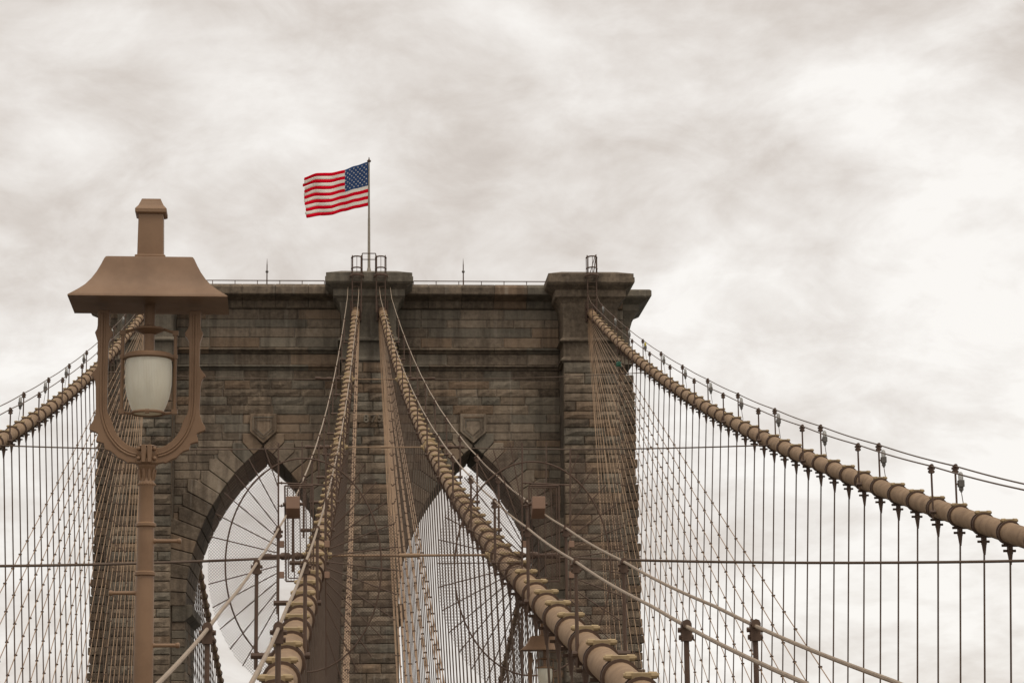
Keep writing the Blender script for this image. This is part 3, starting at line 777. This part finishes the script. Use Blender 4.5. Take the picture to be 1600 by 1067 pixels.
# ------------------------------------------------------------------ cross ties between the cables
def tie(t_in, t_out, label, r=.03, zo=-.0):
    P = [cpt(t_out, 1, -1), cpt(t_in, 0, -1), cpt(t_in, 0, 1), cpt(t_out, 1, 1)]
    for p in P: p.z += zo
    root = thing('cross_tie', label, 'cable', P[1], 'cross ties between the main cables'); o0 = P[1]
    for i in range(3):
        a, b2 = P[i]-o0, P[i+1]-o0; k = 14
        sagv = .12 if i != 1 else .0
        MB().tube([a.lerp(b2, j/k)-Vector((0, 0, sagv*4*(j/k)*(1-j/k))) for j in range(k+1)], r, 8).obj('tie_rope', M_STAY if i == 1 else M_ROPE, root, True)
    TB = [(.02, -.75), (.05, -.72), (.10, -.55), (.05, -.40), (.045, -.32), (.085, -.25), (.09, -.05), (.05, .02), (.04, .3), (.07, .34), (.07, .6), (.03, .66)]
    for i, (p, dv) in enumerate(((P[1], -1), (P[2], 1))):
        tb = MB().lathe(TB, 10).obj('turnbuckle', M_DKBR, root, True)
        tgt = (P[0]-P[1] if dv < 0 else P[3]-P[2]).normalized()
        tb.location = p-o0+tgt*1.2; tb.rotation_euler = tgt.to_track_quat('Z', 'Y').to_euler()
        MB().cyl(p-o0-Vector((.36, 0, 0)), p-o0+Vector((.36, 0, 0)), .085, n=10).cyl(p-o0+Vector((0, -.12, 0)), p-o0+Vector((0, .12, 0)), RC+.06, n=18).obj('clamp', M_BAND, root, True)
    MB().cyl(P[1].lerp(P[2], .46)-o0, P[1].lerp(P[2], .56)-o0, r*1.7, n=8).obj('sleeve', M_STAY, root, True)
tie(36.5, 40.5, 'uppermost cross tie, thin rod just below the tower string course', .022)
tie(68.7, 80.5, 'middle cross tie stretched level with the arch tips', .026)
tie(106.6, 118.0, 'lowest cross tie running across the picture through both climb guards', .030)

# ------------------------------------------------------------------ climb guards round the inner cables
def guard(cxp, cyp, fx0, fx1, dx0, dx1, bx0, bx1, label):
    Yg = 51.4; s1 = Yg/F
    def Q(x, y): return pix(x, y, Yg)
    o0 = Q(cxp, 1040)
    r = thing('climb_guard', label, 'guard', o0, 'oval climb guards on the inner cables')
    def loc(x, y, dy=0): p = Q(x, y)-o0; return Vector((p.x, dy, p.z))
    RX, RY, OX, OY = 122, 167, 150, 203
    ell = lambda a, rx, ry: (cxp+rx*math.cos(a), cyp-ry*math.sin(a))
    MB().tube([loc(*ell(2*math.pi*i/72, RX, RY)) for i in range(72)], .018, 6, True).obj('ring', M_DKBR, r, True)
    hy = cyp-10
    sp = MB().cyl((0, 0, 0), (0, 0, 1), .013, n=5).mesh('spoke', M_DKBR)
    for i in range(34):
        a = math.radians(-90+i*360/34+3)
        ex, ey = ell(a, OX, OY)
        c = math.cos(a)
        fx = fx1 if ex > fx1 else (fx0 if ex < fx0 else None)
        if fx is None: continue
        tt = (fx-cxp)/(ex-cxp); sy = hy+(ey-hy)*tt
        if tt > .97: continue
        A, B_ = loc(fx, sy), loc(ex, ey); v = B_-A
        o = link('spoke', sp, r); o.location = A; o.scale = (1, 1, v.length); o.rotation_euler = v.to_track_quat('Z', 'Y').to_euler()
    for fx, top in ((fx0, 692), (fx1, 700)):
        MB().cyl(loc(fx, top), loc(fx, 1055), .02, n=6).obj('frame_post', M_DKBR, r)
    MB().cyl(loc((fx0+fx1)/2, 690), loc((fx0+fx1)/2, 757), .014, n=6).obj('frame_bar', M_DKBR, r)
    MB().cyl(loc(fx0, 754), loc(fx1, 758), .018, n=6).obj('frame_bar', M_DKBR, r)
    # door
    dq = MB(); dr = .018
    c4 = [(dx0, 759), (dx1, 759), (dx1+1, 908), (dx0+2, 908)]
    for i in range(4): dq.cyl(loc(*c4[i], -.03), loc(*c4[(i+1) % 4], -.03), dr, n=6)
    c5 = [(dx0+4, 762), (dx1-4, 762), (dx1-3, 903), (dx0+6, 903)]
    for i in range(4): dq.cyl(loc(*c5[i], -.03), loc(*c5[(i+1) % 4], -.03), .012, n=6)
    do = dq.obj('door_frame', M_DKBR, r)
    for k in (.30, .52, .74):
        x = dx0+(dx1-dx0)*k; MB().cyl(loc(x, 762, -.03), loc(x+2, 904, -.03), .011, n=5).obj('door_bar', M_DKBR, do)
    for y in (754.5, 790): MB().cyl(loc(fx0, y, 0), loc(dx0, y+.5, -.03), .014, n=6).cyl(loc((fx0+dx0)/2-1, y, -.02), loc((fx0+dx0)/2+1, y, -.02), .032, n=6).obj('hinge', M_DKBR, r)
    for y in (850, 898):
        for fx in (fx0+3, fx1): 
            p = loc(fx+2, y); MB().box(p.x-.055, p.x+.055, -.05, .04, p.z-.07, p.z+.07).obj('latch_plate', M_BOX, r, bevel=.006)
    # sheet metal box
    p0, p1 = loc(bx0, 779), loc(bx1, 813); zm = loc(bx0, 798).z
    bq = MB(); ya, yb = -.42, -.05
    bq.add([(p0.x, ya, p0.z), (p1.x, ya, p0.z), (p1.x, ya, zm), (p0.x, ya, zm), (p0.x, yb, p1.z+.03), (p1.x, yb, p1.z+.03), (p1.x, yb, p0.z), (p0.x, yb, p0.z)],
           [(3, 2, 1, 0), (4, 5, 2, 3), (7, 6, 5, 4), (0, 1, 6, 7), (2, 5, 6, 1), (0, 7, 4, 3)])
    bq.obj('metal_box', M_BOX, r, bevel=.008)
    MB().cyl((p0.x-.07, -.12, (p0.z+zm)/2), (p1.x+.07, -.12, (p0.z+zm)/2), .035, n=8).obj('box_pivot', M_DKBR, r)
    # woven wire, both diagonals
    q = MB(); wr = .0038; pitch = 3.4
    def inside(x, y): return ((x-cxp)/OX)**2+((y-cyp)/OY)**2 <= 1 and not (fx0 < x < dx0-1) and not (dx1+1 < x < fx1) and not (dx0-1 <= x <= dx1+1 and (y < 757 or y > 907)) and not (fx0 < x < fx1 and y > 908)
    for sg in (1, -1):
        k = -420
        while k < 420:
            run = None; x = -OX-2.0
            while x <= OX+2:
                y = sg*x+k; ok = inside(cxp+x, cyp+y)
                if ok and run is None: run = (x, y)
                if (not ok or x+2 > OX+2) and run is not None:
                    a_, b_2 = loc(cxp+run[0], cyp+run[1]), loc(cxp+x-1, cyp+sg*(x-1)+k)
                    if (b_2-a_).length > .03: q.cyl(a_, b_2, wr, n=3, caps=False)
                    run = None
                x += 1.0
            k += pitch*1.4142
    o = q.obj('woven_wire', M_DKBR, r); o['kind'] = 'stuff'
guard(474, 883, 435, 509, 445, 489, 447.5, 468.5, 'oval wire-mesh climb guard with spokes and door on the left inner cable')
guard(832, 888, 816, 891, 826, 873, 829.5, 850, 'oval wire-mesh climb guard with spokes and door on the right inner cable')
# small green lamp on the outermost right stay
gp_ = Vector((half(ZT, 1)-.2, D-.1, ZT-.35)).lerp(Vector((half(Z_ROAD, 1), D-123.5, Z_ROAD)), .0)
te = 123.5; f_ = .185; gpt = Vector((half(ZT, 1)-.15, D-.1, ZT-.35)).lerp(Vector((half(Z_ROAD, 1), D-te, Z_ROAD)), f_)
gl = thing('green_lamp', 'small dark green lamp clipped to a stay rope beside the right pier', 'lamp', gpt)
MB().lathe([(.05, -.16), (.16, -.13), (.19, 0), (.15, .12), (.06, .17)], 12).obj('lens', M_GREEN, gl, True)
MB().cyl((-.3, 0, 0), (.28, 0, .03), .05, n=8).obj('mount', M_DKBR, gl)

# ------------------------------------------------------------------ side-span cables seen through the arches
for s_ in (-1, 1):
    e = 'left' if s_ < 0 else 'right'
    def bpt(t): z = ZT-.34*t+.00050*t*t; return Vector((s_*(15.3-1.9*t/110), YB+.5+t, z))
    root = thing('far_cable', 'dark main cable beyond the tower, seen through the %s arch' % e, 'cable', bpt(0), 'cables beyond the tower')
    MB().tube([bpt(i*2.4)-bpt(0) for i in range(51)], .24, 10).obj('cable_body', M_CABLE, root, True)
    for i in range(14, 52):
        t = 2.286*i; p = bpt(t)
        bo = link('cable_band', BAND, root); bo.location = p-bpt(0); bo.rotation_euler = (.24, 0, 0); bo.scale = (1.25, 1.3, 1.25)
        if p.z-Z_ROAD < 1.5: continue
        r = thing('suspender_rope', 'thin far suspender rope beyond the tower, seen through the %s arch' % e, 'suspender', p, 'far suspenders behind the %s arch' % e)
        link('socket', SOCK, r); ro = link('rope', SUSP, r); ro.location = (0, 0, -.5); ro.scale = (1.4, 1.4, p.z-.5-Z_ROAD)
    for k in range(16):
        te = 118-4.572*k; a = bpt(0)+Vector((0, 0, -.4)); b2 = Vector((s_*13.4, YB+te, Z_ROAD))
        r = thing('stay_rope', 'thin far diagonal stay beyond the tower, seen through the %s arch' % e, 'stay rope', b2, 'far stays behind the %s arch' % e)
        MB().cyl(a-b2, (0, 0, 0), .032, n=5).obj('rope', M_ROPE, r)

# ------------------------------------------------------------------ lamps
YL = 14.5
def lamp(label, base, Yl, yaw=0.0, detail=True):
    """built in units of the near lamp's photo pixels, 3.838 mm each; axis x = 0, heights measured up from pixel row 700"""
    u = 14.78/F
    root = thing('street_lamp', label, 'street lamp', base, 'promenade lamps'); root.rotation_euler = (0, 0, yaw)
    Zy = lambda y: pix(230, y, YL).z - Z_PROM
    Zf = lambda y, hy: pix(230, y, YL-hy).z - Z_PROM          # same, for a front edge hy nearer than the axis
    # post
    pr = [(.12, 0), (.12, .25), (.085, .32), (.075, .6), (15.2*u, Zy(1067)), (14.8*u, Zy(990)), (14.0*u, Zy(905)), (13.4*u, Zy(900)), (16*u, Zy(898.5)), (16*u, Zy(894)), (13.2*u, Zy(892)),
          (12.7*u, Zy(824)), (15.8*u, Zy(822)), (15.8*u, Zy(818)), (12.4*u, Zy(816)), (11.2*u, Zy(762)), (12.6*u, Zy(759)), (12.8*u, Zy(755)), (11.2*u, Zy(752)), (10.4*u, Zy(745)), (11.4*u, Zy(736)), (13.6*u, Zy(731)), (15*u, Zy(729)), (15*u, Zy(726)), (9*u, Zy(724))]
    po = MB().lathe(pr, 28).obj('post', M_LAMP, root, True)
    if detail:
        q = MB()
        for k in range(18):
            a = 2*math.pi*k/18
            q.lathe([(.0005, -.007), (.0055, -.004), (.0062, 0), (.0055, .004), (.0005, .007)], 6, (12.9*u*math.cos(a), 12.9*u*math.sin(a), Zy(757)))
        for k in range(10):
            a = 2*math.pi*k/10; ca, sa = math.cos(a), math.sin(a)
            q.tube([(10.6*u*ca, 10.6*u*sa, Zy(751)), (12.0*u*ca, 12.0*u*sa, Zy(743)), (13.2*u*ca, 13.2*u*sa, Zy(736)), (14.4*u*ca, 14.4*u*sa, Zy(733))], [.006, .009, .007, .003], 6)
        q.obj('capital_leaves', M_LAMP, po, True)
    for sg, y in ((1, 845), (-1, 926), (1, 1008)):
        z = Zy(y); x0 = sg*12*u; x1 = sg*49*u
        MB().cyl((x0, 0, z), (x1, 0, z), 3.2*u, 2.9*u, 12).cyl((x0, 0, z), (x0+sg*4*u, 0, z), 4.6*u, 3.6*u, 12).tube([(x1-sg*1.5*u, 0, z), (x1, 0, z), (x1+sg*2.6*u, 0, z), (x1+sg*4.6*u, 0, z), (x1+sg*5.4*u, 0, z)], [2.9*u, 4*u, 4.6*u, 3.8*u, 1.4*u], 12).obj('step_peg', M_LAMP, root, True)
    # hub clamp
    hq = MB().lathe([(9*u, Zy(728)), (16*u, Zy(727)), (18.5*u, Zy(724)), (18.5*u, Zy(720)), (15*u, Zy(716)), (17*u, Zy(711)), (17*u, Zy(704)), (14*u, Zy(700)), (16*u, Zy(698)), (12*u, Zy(696))], 24)
    hub = hq.obj('hub', M_LAMP, root, True)
    q = MB()
    for s_ in (-1, 1):
        q.box(s_*1.0*u if s_ > 0 else -8*u, 8*u if s_ > 0 else -1.0*u, -21*u, -10*u, Zy(725), Zy(697))
        for y in (703, 718): q.lathe([(.001, -3.4*u), (3*u, -2.4*u), (3.8*u, 0), (3*u, 2.4*u), (.001, 3.4*u)], 10, (s_*12*u, -15.5*u, Zy(y)))
    q.obj('clamp_bolts', M_LAMP, hub, True, bevel=1.2*u)
    # yoke: two cast arms, scalloped outline
    outer = [(79, 486), (79, 510), (80, 516), (83, 521), (81, 527), (78.5, 535), (78, 560), (78, 572), (80.5, 578), (84.5, 583), (88, 587.5), (84, 591), (81.5, 596), (80, 606), (79, 640), (80, 650), (83, 659), (88, 667), (88.5, 672),
             (84, 674.5), (78, 676.5), (75, 679), (77, 686), (78, 691), (72, 692), (66, 694), (65, 699), (64, 703), (56, 705.5), (50, 710), (45, 715.5), (36, 719.5), (29, 724), (24, 723), (15, 725)]
    inner = [(61, 486), (61, 509), (59, 515), (55.5, 520), (55, 525), (59, 529.5), (61.5, 535), (62, 560), (62, 600), (62, 640), (60.5, 647), (57, 653), (53.5, 661), (50, 672), (45, 681), (38, 689), (30, 695.5), (22, 699.5), (12, 701)]
    def arm(s_):
        q = MB(); th = 6.5*u
        op = [(s_*x*u, Zy(y)) for x, y in outer]; ip = [(s_*x*u, Zy(y)) for x, y in inner]
        pl = op+ip[::-1]
        ar = sum(pl[i][0]*pl[(i+1) % len(pl)][1]-pl[(i+1) % len(pl)][0]*pl[i][1] for i in range(len(pl)))
        if ar < 0: pl = pl[::-1]
        q.prism(pl, -th, th)
        a_ = q.obj('yoke_arm', M_LAMP, root, False, bevel=.8*u)
        # raised ribs following the arm
        for frac, w in ((.30, 1.5), (.62, 1.9)):
            mid = []
            path = [(70, 492), (70, 560), (70, 625), (69, 648), (65, 664), (59, 679), (50, 692), (40, 702), (28, 709), (16, 712)]
            off = (frac-.46)*13
            for i, (x, y) in enumerate(path):
                k = min(1, max(0, (y-640)/60)); mid.append((s_*(x+off*(1-.5*k))*u, -th, Zy(y+off*k*.8)))
            fine = []
            for i in range(len(mid)-1):
                for j in range(4):
                    f = j/4; fine.append(Vector(mid[i]).lerp(Vector(mid[i+1]), f))
            fine.append(Vector(mid[-1]))
            for _ in range(3): fine = [fine[0]]+[(fine[i-1]+fine[i]*2+fine[i+1])/4 for i in range(1, len(fine)-1)]+[fine[-1]]
            MB().tube(fine, w*u, 8).obj('rib', M_LAMP, a_, True)
    arm(-1); arm(1)
    # roof: concave pyramid on a square plan, with turned-down fascia
    W0 = 121; lev = [(W0-5, 474), (W0-1.5, 466), (W0, 462.4), (W0-.5, 460.5), (113, 456.2), (104.5, 451), (95.5, 444.5), (87, 435.5), (79.5, 425), (73.5, 414), (69, 404.5), (66.5, 401.2), (63.5, 400.8)]
    rl = []
    rr = .57
    for w, y in lev: rl.append((-w*u, w*u, -w*u*rr, w*u*rr, Zf(y, w*u*rr)))
    rq = MB(); fl_ = rl[2:]
    rq.loft(fl_)
    ro = rq.obj('roof', M_LAMP, root, False)
    me = ro.data
    me.polygons.foreach_set('use_smooth', [True]*len(me.polygons)); me.set_sharp_from_angle(angle=math.radians(35))
    # chimney
    sq = lambda w, y, d=.93: (-w*u, w*u, -w*u*d, w*u*d, Zf(y, w*u*d))
    ch = MB().loft([sq(23.5, 402), sq(23.5, 398), sq(20.0, 397.6), sq(19.0, 331)]).obj('chimney', M_LAMP, root, bevel=.5*u)
    MB().loft([sq(21, 333.5), sq(24.2, 331), sq(24.4, 325.5), sq(19.4, 320.5), sq(16, 314), sq(14.5, 310.5)]).obj('chimney_cap', M_LAMP, ch, bevel=.4*u)
    # lantern
    MB().cyl((0, 0, Zy(468)), (0, 0, Zy(556)), 8.6*u, n=20).obj('stem', M_LAMP, root, True)
    MB().lathe([(8*u, Zy(523)), (15*u, Zy(520)), (23*u, Zy(516)), (23.5*u, Zy(513.5)), (15*u, Zy(511)), (8*u, Zy(509))], 28).obj('canopy_disc', M_LAMP, root, True)
    MB().lathe([(20*u, Zy(552)), (36.5*u, Zy(554)), (39*u, Zy(557)), (39*u, Zy(561)), (35*u, Zy(563)), (20*u, Zy(563))], 32).obj('globe_collar', M_LAMP, root, True)
    gp = [(34.5, 562), (35.8, 570), (36, 585), (35.6, 600), (34, 612), (31.5, 623), (28, 633), (24.5, 641), (22.5, 645)]
    n = 64; q = MB(); k = len(gp)
    for r_, y in gp:
        for j in range(n): a = 2*math.pi*j/n; q.v.append((r_*u*math.cos(a), r_*u*math.sin(a), Zy(y)))
    for i in range(k-1):
        for j in range(n): q.f.append((i*n+(j+1) % n, i*n+j, (i+1)*n+j, (i+1)*n+(j+1) % n)); q.mi.append(0)
    gb = q.obj('glass_globe', M_GLOBE, root, True)
    MB().lathe([(9*u, Zy(563)), (29*u, Zy(564)), (27*u, Zy(572)), (13*u, Zy(586)), (7*u, Zy(590)), (6*u, Zy(612)), (2*u, Zy(618))], 20).obj('socket_and_dark_cone', M_DKBR, gb, True)  # bulb socket, with a dark cone added to darken the globe's top
    MB().lathe([(.001, Zy(646.2)), (21.5*u, Zy(646)), (21.5*u, Zy(644.5)), (.001, Zy(644.5))], 32).obj('bottom_lens', M_GLOBE, root, True)
    ring = [(24.6*u*math.cos(2*math.pi*i/32), 24.6*u*math.sin(2*math.pi*i/32), Zy(645.5)) for i in range(32)]
    rg = MB().tube(ring, 2.4*u, 8, True)
    rg.box(-3*u, 3*u, -26*u, -20*u, Zy(649), Zy(643)).obj('lower_ring', M_LAMP, root, True)
    for s_ in (-1, 1):
        x = s_*40.5*u
        MB().cyl((x, 0, Zy(520)), (x, 0, Zy(644)), 2.9*u, n=10).box(x-4*u, x+4*u, -3.6*u, 3.6*u, Zy(560.5), Zy(554.5)).box(x-4.6*u, x+4.6*u, -3.6*u, 3.6*u, Zy(524), Zy(517)).box(x-4.6*u, x+4.6*u, -3.6*u, 3.6*u, Zy(647), Zy(639.5)).obj('cage_rod', M_LAMP, root, True)
        MB().tube([(x, 0, Zy(520)), (s_*31*u, 0, Zy(517.5)), (s_*22*u, 0, Zy(514.5))], 2.3*u, 8).obj('upper_bracket', M_LAMP, root, True)
        MB().tube([(x, 0, Zy(643)), (s_*33*u, 0, Zy(645)), (s_*24*u, 0, Zy(646))], 2.3*u, 8).obj('lower_bracket', M_LAMP, root, True)
    return root
pl = pix(229, 760, YL)
lamp('large brown cast lamp with flared roof and lyre arms, nearest on the left', Vector((pl.x, YL, Z_PROM)), YL, 0.03)
pl2 = pix(851, 1012, 46.0)
lamp('small distant brown lamp behind the right inner cable near the bottom', Vector((pl2.x, 46.0, Z_PROM-.11)), 46.0, 0.03, False)
